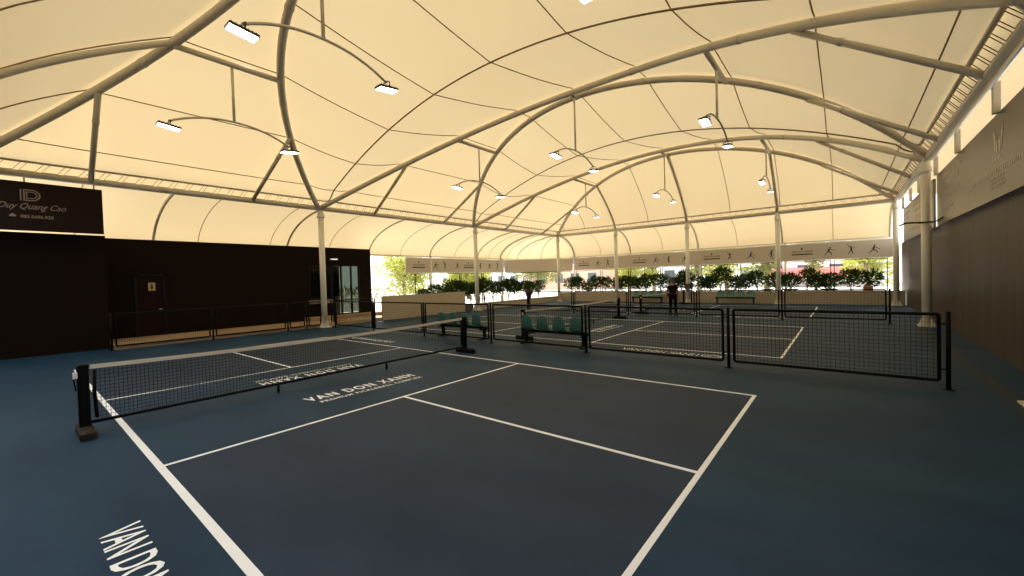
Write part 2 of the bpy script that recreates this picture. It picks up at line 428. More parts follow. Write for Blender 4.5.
for (a, c, bay) in (('B', 'A', 'near'), ('1', '2', 'middle'), ('3', '4', 'far')):
    for j, Y in enumerate((YC+5.0, YC, YC-5.0)):
        z = arcz(Y)-.06
        s = MB().tube([V(arcx(a, Y), Y, z), V(arcx(c, Y), Y, z)], .075, 10).build('strut_tube', M['steel'], arches[a])
        # floodlight assembly
        xm = (arcx(a, Y)+arcx(c, Y))/2
        g = 'twin floodlights hanging from the roof'
        zl = 6.09+(-.17, .15, -.03)[j]; fl = thing('hanging_floodlight', (xm, Y, zl), 'twin floodlight on a curved arm, %s one of three in the %s roof bay' % (strut_lab[j], bay), 'floodlight', g)
        MB().tube([V(xm, Y, z-.05), V(xm, Y, zl+.49)], .035, 8).build('hanger_post', M['steel'], fl)
        arm = [V(xm+1.42*u, Y, zl+.49-.36*abs(u)**2.2) for u in [i/10 for i in range(-10, 11)]]
        MB().tube(arm, .028, 8).build('curved_arm', M['steel'], fl)
        for sd in (-1, 1):
            c0 = V(xm+sd*1.42, Y, zl); R = Matrix.Rotation(sd*-.12, 3, 'Y')
            h = MB(); h.box(c0, (.46, .24, .05), R)
            for q in range(7): h.box(c0+R@V(-.19+.063*q, 0, .035), (.010, .20, .035), R)
            hd = h.build('lamp_head', M['lamp_body'], fl)
            MB().box(c0+R@V(0, 0, -.03), (.43, .21, .014), R).build('lens', M['lamp_glow'], hd)
            MB().tube([c0+R@V(0, -.125, 0), c0+R@V(0, -.125, .12), c0+R@V(0, 0, .16), c0+R@V(0, .125, .12), c0+R@V(0, .125, 0)], .013, 6).build('bracket', M['lamp_body'], hd)
# fan tubes from outer arches to the end beams
def fan_tube(k, Y, xe):
    pts = []
    xa = arcx(k, Y); za = arcz(Y)
    for i in range(15):
        u = i/14; pts.append(V(xe+(xa-xe)*u, Y, ZR+(za-ZR)*(u**.72)))
    return MB().tube(pts, .075, 10)
for Y in (YC+4.97, YC, YC-4.97):
    fan_tube('4', Y, XF).build('end_tube', M['steel'], arches['4'])
    fan_tube('B', Y, XN).build('end_tube', M['steel'], arches['B'])

def ring_beam(p, q, inward, label, rr=.10):
    p, q, inw = Vector(p), Vector(q), Vector(inward)
    t = thing('ring_beam', p, label, 'beam', 'beams around the foot of the roof', 'thing')
    MB().tube([p, q], rr, 12).build('main_tube', M['steel'], t)
    e = (q-p).normalized()
    a, c = p+inw*.2+e*.2+V(0, 0, .33), q+inw*.2-e*.2+V(0, 0, .33)
    MB().tube([a, c], .045, 8).build('upper_rail', M['steel'], t)
    n = int((q-p).length/.42); b = MB()
    zz = []
    for i in range(n):
        u = (i+.3)/n; s0 = a.lerp(c, u); s1 = p.lerp(q, u)+V(0, 0, .1)+inw*.03
        zz += [s1, s0, s0+e*.12, s1+e*.12] 
    b.tube(zz, .008, 4)
    b.build('lacing', M['rope'], t)
    return t
ring_beam((XN, YL, ZR), (XF, YL, ZR), (0, -1, 0), 'long white ring beam with a laced rail along the left side of the roof')
rb = ring_beam((XN, YR, ZR), (XF, YR, ZR), (0, 1, 0), 'long white ring beam with a laced rail above the right wall signs', .075)
ring_beam((XF, YL, ZR), (XF, YR, ZR), (-1, 0, 0), 'white ring beam with a laced rail across the far end of the hall')
ring_beam((XN, YL, ZR), (XN, YR, ZR), (1, 0, 0), 'white ring beam closing the near end of the roof')
MB().tube([V(2, YR-.09, ZR-.10), V(16.9, YR-.09, ZR-.10)], .04, 8).build('daylight_slit_tube', M['bright_steel'], rb)  # bright tubes added to imitate the slit of daylight along the right beam
MB().tube([V(17.7, YR-.09, ZR-.10), V(26.6, YR-.09, ZR-.10)], .04, 8).build('daylight_slit_tube', M['bright_steel'], rb)

# skirt ribs + outer edge tube : one eaves frame per side
def eaves(label, ribs, edge, name='eaves_frame'):
    t = thing(name, edge[0], label, 'roof edge frame', None, 'thing')
    MB().tube(edge, .055, 8).build('edge_tube', M['steel'], t)
    for a, d, r in ribs: MB().tube([sk(a, d, s, -.05) for s in SS], r, 8).build('curved_rib', M['steel'], t)
eaves('curved white ribs and edge tube carrying the skirt roof along the left side',
      [(V(x, YL, 0), V(0, DL, 0), r) for x, r in ((-1.8, .05), (2.8, .05), (8, .05), (12.65, .045), (17.3, .05), (22, .05), (24.7, .085), (27, .05))],
      [sk(a, d, 1) for a, d in path[:49]])
eaves('curved ribs fanning out from the far left corner column under the skirt roof',
      [(V(XF, YL, 0), V(DF*math.cos(math.radians(g)), DL*math.sin(math.radians(g)), 0), .045) for g in (45,)]+[(V(XF, YL, 0), V(DF, 0, 0), .1)],
      [sk(a, d, 1) for a, d in path[48:61]])
eaves('curved white ribs and edge tube of the skirt roof across the far end',
      [(V(XF, y, 0), V(DF, 0, 0), .055) for y in (5.1, .15, -4.8, -9.75)], [sk(a, d, 1) for a, d in path[60:]])

# columns
def column(x, y, label):
    t = thing('steel_column', (x, y, 0), label, 'column', 'tall white steel columns carrying the roof', 'thing')
    MB().lathe([(.12, .03), (.12, 4.86)], (x, y, 0), 20).build('shaft', M['column'], t)
    MB().lathe([(.12, 4.82), (.17, 4.86), (.17, 4.90), (.11, 5.10), (.11, 5.2)], (x, y, 0), 20).build('head_cone', M['column'], t)
    b = MB().bb((x-.21, y-.21, 0), (x+.21, y+.21, .03))
    for k in range(8):
        th = k*PI/4; d = V(math.cos(th), math.sin(th), 0); n_ = V(-d.y, d.x, 0)*.008
        c = V(x, y, 0)
        P = [c+d*.11+V(0, 0, .03), c+d*.21+V(0, 0, .03), c+d*.11+V(0, 0, .32)]
        b.poly([q-n_ for q in P], .016, (n_/.008)[:])
    b.build('base_plate', M['column'], t)
    return t
column(7.8, 10.15, 'white round steel column on the left beside the glazed door')
column(17.5, YL, 'second white steel column of the left row, just past the cream panel wall')
column(XF, YL, 'white steel column at the far left corner where the roof ribs fan out')
column(XF, 5.12, 'white steel column of the far row nearest the far left corner')
column(XF, .15, 'middle white steel column of the far row, right of the standing person')
column(XF, -4.83, 'white steel column of the far row on the right, before the last banner logo')
column(XF, YR, 'white steel column at the far right corner against the brown wall')
col_r = column(17.3, YR, 'thick-looking white column standing closest on the right, beside the brown wall')
column(7.4, YR, 'white steel column at the right edge of the picture beside the brown wall')
column(XN, YL, 'white steel column at the near left corner beside the dark wall')

# slim outer posts
k = 0
outer = [((17.3, 14.25), 'slim white outer post in the left banner, left of the second roof column'),
         ((24.9, 14.25), 'slim white outer post between the left banner and the plain corner banner'),
         ((29.5, 10.05), 'slim white outer post at the far corner, right of the corner column'),
         ((29.5, .05), 'slim white outer post just right of the middle far column'),
         ((29.5, -4.95), 'slim white outer post tucked behind the far right column')]
for (x, y), lab in outer:
    t = thing('outer_post', (x, y, 0), lab, 'post', 'slim white posts under the roof edge', 'thing')
    MB().tube([V(x, y, .02), V(x, y, 3.58)], .075, 12).build('shaft', M['column'], t)
    MB().bevbox((x-.14, y-.14, 0), (x+.14, y+.14, .02), .004).build('base_plate', M['column'], t)

# ------------------------------------------------------------------ walls
wl = struct(MB().bb((-5.5, 11.0, 0), (1.05, 11.2, 3.70)).bb((.9, 11.2, 0), (1.05, 12.6, 3.68)).build('wall_left', M['dark_wall']))
wn = struct(MB().bb((-4.7, -10.4, 0), (-4.5, 11.0, 4.9)).build('wall_near_light_block', M['dark_wall']))  # unseen wall added behind the camera, height set to limit incoming daylight
wr = struct(MB().bb((-4.5, -10.45, 0), (29.5, -10.2, 3.22)).build('wall_right', M['wall_right']))
# building wall with real openings for door and glazing
Y0, Y1, ZT = 12.6, 12.8, 3.78
bw = MB()
def wbox(x0, x1, z0, z1): bw.bb((x0, Y0, z0), (x1, Y1, z1))
wbox(1.05, 1.95, 0, ZT); wbox(1.95, 2.8, 2.45, ZT); wbox(2.8, 8.3, 0, ZT); wbox(8.3, 9.4, 0, 1.15); wbox(8.3, 9.4, 2.85, ZT)
wbox(9.4, 11.0, 2.90, ZT); wbox(9.4, 11.0, 0, .32); wbox(11.0, 11.7, 0, ZT)
bw.bb((11.5, 12.8, 0), (11.7, 13.2, ZT)); bw.bb((11.5, 17.0, 0), (11.7, 17.5, ZT)); bw.bb((9.25, 12.8, 0), (9.4, 15.5, ZT)); bw.bb((7, 15.4, 0), (9.3, 15.6, ZT)); bw.bb((1, 12.8, 3.66), (11.7, 17.5, ZT-.01))
struct(bw.build('wall_back', M['dark_wall']))
MB().bb((7.0, 12.85, .3), (7.1, 15.4, 3.5)).bb((7.1, 15.3, .3), (9.25, 15.39, 3.5)).build('interior_lining', M['interior'], bpy.data.objects['wall_back'])
# platform, kerb, steps
pf = MB().bb((1.05, 10.3, .0), (12.4, 12.6, .15)).bb((8.0, 11.9, .15), (12.2, 12.6, .32))
struct(pf.build('trim_1', M['kerb']))
# restroom door
d = struct(MB().bb((2.0, 12.62, .10), (2.75, 12.67, 2.44)).build('door_1', M['door']))
b = MB()
for z0, z1 in ((.35, 1.0), (1.15, 1.75)): 
    for x0, x1 in ((2.1, 2.34), (2.42, 2.66)):
        b.bb((x0, 12.605, z0), (x1, 12.62, z1))
b.build('door_panel', M['door'], d)
MB().bb((1.93, 12.56, .15), (2.0, 12.62, 2.47)).bb((2.75, 12.56, .15), (2.82, 12.62, 2.47)).bb((1.93, 12.56, 2.40), (2.82, 12.62, 2.47)).build('door_frame', M['frame_dark'], d)
MB().tube([V(2.69, 12.6, 1.15), V(2.69, 12.55, 1.15), V(2.60, 12.55, 1.15)], .012, 6).build('door_handle', M['bright_steel'], d)
pl = MB().bb((2.32, 12.585, 1.86), (2.52, 12.605, 2.16)).build('restroom_sign', M['door_sign'], d)
pc = MB(); pc.lathe([(.001, -.002), (.028, -.001), (.028, .001), (.001, .002)], (0, 0, 0), 12)
pc.v = [Vector((2.42+v.x, 12.580+v.z, 2.09+v.y)) for v in pc.v]
pc.poly([(2.375, 12.582, 1.98), (2.465, 12.582, 1.98), (2.44, 12.582, 2.05), (2.40, 12.582, 2.05)], .002, (0, -1, 0))
pc.poly([(2.395, 12.582, 1.90), (2.445, 12.582, 1.90), (2.445, 12.582, 1.98), (2.395, 12.582, 1.98)], .002, (0, -1, 0))
pc.build('restroom_symbol', M['frame_dark'], d)
# window and glazed door
def frame(x0, x1, z0, z1, y, w=.06, mull=()):
    b = MB().bb((x0, y, z0), (x0+w, y+.08, z1)).bb((x1-w, y, z0), (x1, y+.08, z1)).bb((x0, y, z0), (x1, y+.08, z0+w)).bb((x0, y, z1-w), (x1, y+.08, z1))
    for m_ in mull: b.bb((m_-w/2, y, z0), (m_+w/2, y+.08, z1))
    return b
w = struct(frame(8.3, 9.4, 1.15, 2.85, 12.58).build('window_1', M['frame_dark']))
MB().bb((8.36, 12.62, 1.21), (9.34, 12.63, 2.79)).build('pane', M['glass'], w)
w = struct(frame(9.4, 11.0, .32, 2.90, 12.56, .07, (9.95, 10.50)).build('door_2', M['frame_dark']))
MB().bb((9.47, 12.60, .40), (10.93, 12.61, 2.83)).build('pane', M['glass'], w)
MB().tube([V(10.05, 12.56, 1.0), V(10.05, 12.50, 1.05), V(10.05, 12.50, 1.65), V(10.05, 12.56, 1.7)], .014, 6).build('door_handle', M['bright_steel'], w)
MB().bb((8.22, 12.42, .96), (9.42, 12.6, 1.13)).build('window_sill', mat('grey_sill', (.20, .185, .165), .7), bpy.data.objects['window_1'])
cu = MB(); cu.grid([[V(9.5+.62*i/16, 13.15+.05*math.sin(i*1.9), z) for z in (.35, 2.85)] for i in range(17)])
tag(cu.build('curtain', mat('pale_curtain', (.16, .24, .215), .8)), 'pale green curtain hanging behind the glazed door pane', 'curtain')
lt = thing('exit_light', (9.55, 12.5, 3.15), 'small white emergency light on the dark wall above the glazed door', 'light')
MB().bevbox((9.38, 12.5, 3.15), (9.76, 12.6, 3.22), .01).build('housing', M['white_plastic'], lt)
MB().bb((9.40, 12.49, 3.165), (9.74, 12.5, 3.205)).build('light_strip', M['led_white'], lt)
# cream panel wall
pw = MB(); x0, x1 = 10.8, 16.6
for i in range(12):
    z0 = .02+i*.098; pw.bb((x0, 10.25, z0), (x1, 10.33, z0+.09))
pw.bb((x0+.01, 10.265, 0), (x1-.01, 10.32, 1.2)).bb((x0-.02, 10.24, 1.195), (x1+.02, 10.34, 1.225))
tag(pw.build('panel_wall', M['panel_wall']), 'long cream plank-clad low wall past the left platform', 'partition', None, 'thing')
tag(MB().bevbox((16.62, 10.15, 0), (17.1, 10.45, .42), .02).build('plinth_block', M['plinth']), 'dark grey block at the end of the cream panel wall', 'block')
lw1 = MB().bb((17.6, 10.25, 0), (27.55, 10.5, .38)).bb((17.58, 10.22, .38), (27.57, 10.53, .43))
tag(lw1.build('low_wall', M['lowwall']), 'low beige wall along the left edge of the far court', 'low wall', None, 'thing')
lw2 = MB().bb((27.3, -10.15, 0), (27.55, 10.24, .68)).bb((27.28, -10.17, .68), (27.58, 10.21, .73))
tag(lw2.build('low_wall', M['lowwall']), 'low beige wall across the far end behind the benches', 'low wall', None, 'thing')

# ------------------------------------------------------------------ signs
s = thing('hanging_sign', (-1.6, 10.1, 3.66), 'dark brown sign hanging under the left ring beam with a double D emblem', 'sign')
MB().bb((-4.2, 10.07, 3.66), (.93, 10.13, 5.03)).build('sign_board', M['sign_dark'], s)
for x in (-3, -.62, .76): MB().tube([V(x, 10.1, 5.03), V(x, 10.1, 5.16)], .015, 6).build('hanger', M['black'], s)
P = V(-.54, 10.07, 0)
def dshape(b, x0, z0, w_, h_, th):
    n = 12; outer_, inner_ = [], []
    r = h_/2; xc = x0+w_-r
    outer_ = [(x0, z0), (xc, z0)]+[(xc+r*math.sin(PI*i/n), z0+r-r*math.cos(PI*i/n)) for i in range(1, n)]+[(xc, z0+h_), (x0, z0+h_)]
    r2 = r-th; inner_ = [(x0+th, z0+th), (xc, z0+th)]+[(xc+r2*math.sin(PI*i/n), z0+r-r2*math.cos(PI*i/n)) for i in range(1, n)]+[(xc, z0+h_-th), (x0+th, z0+h_-th)]
    m_ = len(outer_); y = 10.066
    b.add([(a, y, c) for a, c in outer_]+[(a, y, c) for a, c in inner_], [(i, (i+1) % m_, m_+(i+1) % m_, m_+i) for i in range(m_)])
b = MB(); dshape(b, -.65, 4.50, .32, .32, .028); dshape(b, -.60, 4.56, .21, .20, .022); b.bb((-.71, 10.064, 4.50), (-.685, 10.07, 4.82)); b.build('emblem', M['sign_print'], s)
text_mesh('lettering', 'Duy Quang Cao', M['sign_print'], s, (-1.12, 10.07, 4.27), (1, 0, 0), (0, 0, 1), .17, 1.28, bold=.004, shear=.5)
text_mesh('lettering', '083.5696.928', M['sign_print'], s, (-.72, 10.07, 4.02), (1, 0, 0), (0, 0, 1), .085, .62, bold=.02)
b = MB().bb((-.92, 10.064, 4.04), (-.80, 10.07, 4.09)).bb((-.89, 10.064, 4.09), (-.83, 10.07, 4.12)); b.build('telephone_symbol', M['sign_print'], s)

def right_board(x0, x1, label):
    t = thing('wall_sign', ((x0+x1)/2, -10.05, 3.17), label, 'sign', 'brown printed boards above the right wall')
    MB().bb((x0, -10.09, 3.14), (x1, -10.03, 4.70)).build('sign_board', M['board'], t)
    for x in (6.4, 10.55, 13.85, 16.9, 18.2, 20.5, 23.0, 25.8):
        if x0 < x < x1: MB().bb((x-.07, -10.02, 4.66), (x+.07, -9.93, 5.22)).build('bracket', M['steel'], t)
    b = MB()
    x = 13.04 if x0 < 10 else 22.; b.bb((x-.006, -10.032, 3.2), (x+.006, -10.029, 4.68))
    b.build('board_joint', M['board_print'], t)
    return t
t1 = right_board(5.2, 17.22, 'large brown printed board above the right wall with a pale winged emblem')
t2 = right_board(17.85, 26.4, 'brown printed board above the right wall between the two right columns')
def wy(x, z): return (x, -10.027, z)
b = MB()   # angular winged emblem
for sgn in (-1, 1):
    c = 10.8
    for a in ([(0.04, 3.98), (.11, 4.02), (.13, 4.56), (.09, 4.36), (.05, 4.30)], [(.14, 4.02), (.20, 4.10), (.27, 4.66), (.20, 4.50), (.16, 4.44)], [(0.0, 4.24), (.03, 4.20), (.11, 4.30), (.10, 4.38)]):
        P = [wy(c-.1+sgn*q[0]*1.15, 3.96+(q[1]-3.98)*.78) for q in a]
        if sgn > 0: P = P[::-1]
        b.poly(P, .003, (0, 1, 0))
b.build('emblem', M['board_logo'], t1)
def faint(x0, x1, z, h):       # unreadable small lettering, reads from +X to -X
    b = MB(); x = x1
    while x > x0:
        w_ = random.uniform(.05, .16)*h/.1; b.bb((max(x-w_, x0), -10.029, z), (x, -10.026, z+h)); x -= w_+.035
    return b
faint(10.5, 11.1, 3.84, .07).build('small_lettering', M['board_logo'], t1)
faint(8.9, 12.9, 3.60, .09).build('small_lettering', M['board_print'], t1)
for z in (3.50, 3.42, 3.34): faint(10.35, 11.25, z, .045).build('small_lettering', M['board_print'], t1)
for z, x0, x1 in ((4.40, 13.9, 16.2), (4.16, 14.1, 15.7), (3.86, 14.1, 15.8), (3.50, 14.8, 16.0)): faint(x0, x1, z, .13 if z > 3.6 else .06).build('small_lettering', M['board_print'], t1)
for z, x0, x1 in ((4.30, 24.0, 26.0), (4.10, 24.2, 25.8), (3.80, 24, 25.6), (4.35, 20.0, 22.8), (4.12, 20.2, 22.4), (3.86, 20.2, 22.2), (3.45, 19.0, 25)): faint(x0, x1, z, .11).build('small_lettering', M['board_print'], t2)
cb = thing('bracket_arm', (17.3, -9.62, 3.25), 'dark bracket arm clamped to the right column halfway up', 'bracket')
MB().tube([V(17.3, -9.8+.1*math.cos(a)*1.75, 3.28+0*a) if False else V(17.3+.165*math.cos(a), -9.8+.165*math.sin(a), 3.28) for a in [2*PI*i/16 for i in range(16)]], .02, 6, closed=True).build('clamp', M['black'], cb)
MB().tube([V(17.12, -9.7, 3.28), V(16.9, -9.3, 3.28), V(16.9, -9.15, 3.2)], .025, 6).build('arm', M['black'], cb)
MB().tube([V(17.3, -9.95, 3.28), V(17.2, -10.02, 3.30), V(16.0, -10.0, 3.30)], .015, 6).build('rod', M['black'], cb)

# banners on the outer line
def figure(b, c, xd, h, pose, nrm):
    """small player silhouette made of limbs, flat on the banner"""
    xd = Vector(xd); up = V(0, 0, 1); n = Vector(nrm); c = Vector(c)
    def P(x, z): return c+xd*(x*h)+up*(z*h)
    def limb(a, b_, w0, w1):
        a, b_ = P(*a), P(*b_); d = (b_-a).normalized(); s_ = d.cross(n)
        q = [a-s_*w0*h, a+s_*w0*h, b_+s_*w1*h, b_-s_*w1*h]
        if (q[1]-q[0]).cross(q[2]-q[1]).dot(n) < 0: q = q[::-1]
        b.poly(q, .006, n)
    hd, sh, hp, k1, f1, k2, f2, e1, h1, e2, h2, rk = pose
    limb(sh, hp, .085, .06); limb(hp, k1, .055, .038); limb(k1, f1, .038, .025); limb(hp, k2, .055, .038); limb(k2, f2, .038, .025)
    limb(sh, e1, .035, .028); limb(e1, h1, .028, .02); limb(sh, e2, .035, .028); limb(e2, h2, .028, .02); limb(h1, rk, .012, .05)
    ring = [P(hd[0]+.07*math.cos(2*PI*i/10), hd[1]+.08*math.sin(2*PI*i/10)) for i in range(10)]
    if (ring[1]-ring[0]).cross(ring[2]-ring[1]).dot(n) < 0: ring = ring[::-1]
    b.poly(ring, .006, n)
POSES = [
 ((.10, .88), (.05, .75), (-.05, .45), (.18, .30), (.22, .02), (-.22, .28), (-.42, .06), (.25, .66), (.42, .58), (-.15, .62), (-.28, .52), (.56, .60)),
 ((.02, .90), (0, .76), (-.02, .46), (.14, .26), (.24, .02), (-.12, .25), (-.16, .02), (.18, .84), (.26, 1.0), (-.18, .68), (-.32, .74), (.34, 1.12)),
 ((.05, .86), (.02, .73), (-.04, .44), (.20, .26), (.30, .04), (-.24, .22), (-.46, .04), (.20, .62), (.34, .50), (-.10, .56), (-.22, .46), (.46, .44)),
 ((0, .92), (0, .78), (0, .45), (.08, .24), (.06, .0), (-.08, .24), (-.12, .02), (.12, .62), (.20, .50), (-.12, .88), (-.10, 1.04), (.28, .42)),
]
def banner(p, q, label, texts, figs):
    p, q = Vector(p), Vector(q); e = (q-p).normalized(); n = e.cross(V(0, 0, 1))   # faces inward
    t = thing('printed_banner', (p+q)/2+V(0, 0, 2.52-p.z), label, 'banner', 'beige printed banners under the roof edge')
    R = Matrix((e, -n, V(0, 0, 1))).transposed()
    L = (q-p).length
    MB().box(V((p.x+q.x)/2, (p.y+q.y)/2, 2.98), (L, .03, .98), R).build('banner_sheet', M['banner'], t)
    MB().tube([V(p.x, p.y, 3.50), V(q.x, q.y, 3.50)], .028, 8).tube([V(p.x, p.y, 2.50), V(q.x, q.y, 2.50)], .02, 8).build('banner_rail', M['column'], t)
    for d in texts:
        c = V(p.x, p.y, 0)+e*d+n*.017
        text_mesh('lettering', 'VAN DON XANH', M['banner_ink'], t, c-e*.52+V(0, 0, 2.98), e, (0, 0, 1), .12, 1.04, bold=.01)
        b = MB()
        a0, a1 = c-e*.52, c+e*.52
        b.poly([a0+V(0, 0, 2.83), a1+V(0, 0, 2.83), a1+V(0, 0, 2.90), a0+V(0, 0, 2.90)], .003, n)
        b.poly([c+V(0, 0, 3.14), c+e*.07+V(0, 0, 3.20), c+V(0, 0, 3.28), c-e*.07+V(0, 0, 3.20)], .003, n)
        b.build('logo_mark', M['banner_ink'], t)
    for i, d in enumerate(figs):
        b = MB(); figure(b, V(p.x, p.y, 2.73)+e*d+n*.016, e*(1 if i % 2 == 0 else -1), .52, POSES[i % 4], n); b.build('player_silhouette', M['banner_ink'], t)
    return t
banner((15.2, 14.2, 2.5), (25.0, 14.2, 2.5), 'beige banner with logos and player silhouettes along the left side', [1.05, 5.7], [2.5, 3.35, 4.55, 7.0, 8.05, 9.0])
banner((25.1, 14.2, 2.5), (29.4, 10.2, 2.5), 'plain beige banner across the far left corner', [], [])
FY = 10.05
banner((29.42, FY, 2.5), (29.42, -10.1, 2.5), 'long beige banner with logos and player silhouettes across the far end', [FY-y for y in (9.15, 4.35, -.75, -5.8)],
       [FY-y for y in (7.83, 6.95, 3.08, 2.13, 1.01, -1.87, -3.1, -4.23, -7.1, -8.1, -9.08)])
# dark boundary frames below the banners
def bframe(p, q, label):
    p, q = Vector(p), Vector(q); e = (q-p).normalized(); a = p+e*.08; c = q-e*.08
    t = thing('boundary_frame', ((p.x+q.x)/2, (p.y+q.y)/2, 0), label, 'frame', 'dark frames below the banners', 'thing')
    MB().tube([a+V(0, 0, .0), a+V(0, 0, 2.44), c+V(0, 0, 2.44), c+V(0, 0, .0)], .035, 4).build('frame_tube', M['black'], t)
    MB().tube([a+V(0, 0, .9), c+V(0, 0, .9)], .02, 4).build('cross_rail', M['black'], t)
fy = [9.95, 7.6, 5.2, 2.7, .05, -2.4, -4.85, -7.25, -9.7]
nm = ['first', 'second', 'third', 'fourth', 'fifth', 'sixth', 'seventh', 'eighth']
for i in range(8): bframe((29.5, fy[i], 0), (29.5, fy[i+1], 0), 'dark boundary frame below the far banner, %s from the left' % nm[i])
fx = [15.9, 17.3, 20.1, 22.5, 24.9]
for i in range(4): bframe((fx[i], 14.28, 0), (fx[i+1], 14.28, 0), 'dark boundary frame below the left banner, %s from the left' % nm[i])
bframe((25.1, 14.1, 0), (29.3, 10.25, 0), 'dark boundary frame below the plain corner banner')

# ------------------------------------------------------------------ fences
def fence(p, q, label, group, post0=True, post1=False, step=.062, zt=1.15, z0=.13):
    p, q = V(*p, 0), V(*q, 0); e = (q-p).normalized(); L = (q-p).length
    t = thing('fence_panel', p, label, 'fence', group)
    a, c = p+e*.10, q-e*.10; r = .035
    pts = []
    for (cx_, cz, a0) in ((r, z0+r, 180), (L-.2-r, z0+r, 270), (L-.2-r, zt-r, 0), (r, zt-r, 90)):
        for k in range(4):
            th = math.radians(a0+30*k); pts.append(a+e*(cx_+r*math.cos(th))+V(0, 0, cz+r*math.sin(th)))
    MB().tube(pts, .027, 6, closed=True).build('frame', M['black'], t)
    b = MB(); wl_ = L-.2; n = int(wl_/step)
    for i in range(1, n): b.tube([a+e*(wl_*i/n)+V(0, 0, z0), a+e*(wl_*i/n)+V(0, 0, zt)], .0030, 3, caps=False)
    m_ = int((zt-z0)/step)
    for i in range(1, m_): z = z0+(zt-z0)*i/m_; b.tube([a+V(0, 0, z), c+V(0, 0, z)], .0030, 3, caps=False)
    b.build('wire_mesh', M['wire'], t)
    for fl_, pp, dr in ((post0, p, 1), (post1, q, -1)):
        if fl_:
            pb = MB().tube([pp, pp+V(0, 0, 1.19)], .03, 8).tube([pp+V(0, 0, 1.0), pp+e*dr*.1+V(0, 0, 1.0)], .012, 6).tube([pp+V(0, 0, .3), pp+e*dr*.1+V(0, 0, .3)], .012, 6)
            pb.bb((pp.x-.07, pp.y-.07, 0), (pp.x+.07, pp.y+.07, .012)).build('post', M['black'], t)
    return t
g = 'mesh fence between the near and middle courts'
ys = [-9.0, -5.98, -2.79, .38, 3.5, 6.6, 9.6]
labs = ['black mesh fence panel nearest on the right, ending before the brown wall', 'black mesh fence panel behind the near baseline corner, second from the right',
        'black mesh fence panel in front of the right teal bench', 'black mesh fence panel in front of the left teal bench',
        'black mesh fence panel right of the glazed door, before the cream wall', 'short-looking black mesh fence panel beside the first left column']
for i in range(6): fence((8.0, ys[i]), (8.0, ys[i+1]), labs[i], g, True, i == 5)
g = 'mesh fence between the middle and far courts'
ys = [-8.97, -5.9, -2.8, .3, 3.35, 6.4]
nn = ['first from the right', 'second from the right', 'middle one', 'second from the left', 'first from the left']
for i in range(5): fence((17.8, ys[i]), (17.8, ys[i+1]), 'black mesh fence panel in front of the far court, '+nn[i], g, True, i == 4, .09)
g = 'mesh fence along the left platform'
xs_ = [1.0, 3.68, 6.28, 7.05, 7.75]
nn = ['in front of the restroom door', 'right of the restroom door', 'narrow one left of the first column', 'narrow one touching the first column']
for i in range(4): fence((xs_[i], 10.22), (xs_[i+1], 10.22), 'black fence panel along the platform, '+nn[i], g, True, i == 3)
fence((8.35, 10.6), (10.6, 10.6), 'black mesh fence panel in front of the glazed door, ending at the cream wall', g, True, True)

# ------------------------------------------------------------------ nets
def net(cx, label, detail=True):
    x0, x1 = cx-.42, cx+6.1+.42; k0 = .07
    t = thing('pickleball_net', (cx+3.05, 0, 0), label, 'net', 'portable pickleball nets')
    def top(x): u = (x-(cx+3.05))/3.3; return .86+.05*u*u
    n = 24; a, c = x0+k0, x1-k0
    X = [a+(c-a)*i/n for i in range(n+1)]
    rows_ = [[V(x, y, z) for x in X] for y, z in ()]
    b = MB()
    for s_ in (-.006, .006):
        b.grid([[V(x, s_, top(x)) for x in X], [V(x, s_, top(x)-.055) for x in X]], False)
    b.grid([[V(x, -.006, top(x)) for x in X], [V(x, .006, top(x)) for x in X]], False)
    b.build('top_tape', M['tape'], t)
    st = .045 if detail else .09; r = .0024 if detail else .0030
    b = MB(); nv = int((c-a)/st)
    for i in range(1, nv): x = a+(c-a)*i/nv; b.tube([V(x, 0, .17), V(x, 0, top(x)-.05)], r, 3, caps=False)
    nh = int(.66/st)
    for j in range(nh):
        f = j/nh; b.tube([V(x, .0, .17+(top(x)-.05-.17)*f) for x in X], r, 3, caps=False)
    b.build('mesh', M['net'], t)
    MB().tube([V(x0+.02, 0, .15), V(x1-.02, 0, .15)], .021, 8).build('bottom_rail', M['black'], t)
    for x in (cx+1.95, cx+4.15): MB().tube([V(x, 0, .15), V(x, 0, .0)], .024, 8).build('rail_foot', M['black'], t)
    for x, s_ in ((x0, -1), (x1, 1)):
        p = MB().bevbox((x-.055, -.055, .06), (x+.055, .055, .93), .012).build('post', M['black'], t)
        MB().bevbox((x-.075, -.36, 0), (x+.075, .30, .12), .035).build('foot', M['net_foot'] if (s_ < 0 and cx == 0) else M['black'], p)
        MB().tube([V(x-s_*.115, 0, .2), V(x-s_*.10, 0, .55), V(x-s_*.115, 0, .84)], .02, 6).build('side_rod', M['black'], p)
        MB().tube([V(x+s_*.06, -.02, .8), V(x+s_*.09, -.05, .78), V(x+s_*.07, -.03, .6)], .008, 5).build('strap', M['black'], p)
    MB().bevbox((x0-.095, -.06, .76), (x0-.05, -.02, .84), .005).build('tension_buckle', M['white_plastic'], t)
    return t
net(0, 'pickleball net across the near court with a white top tape')
net(9.5, 'pickleball net on the middle court behind the fence', True)
net(19., 'small distant pickleball net on the far court', False)

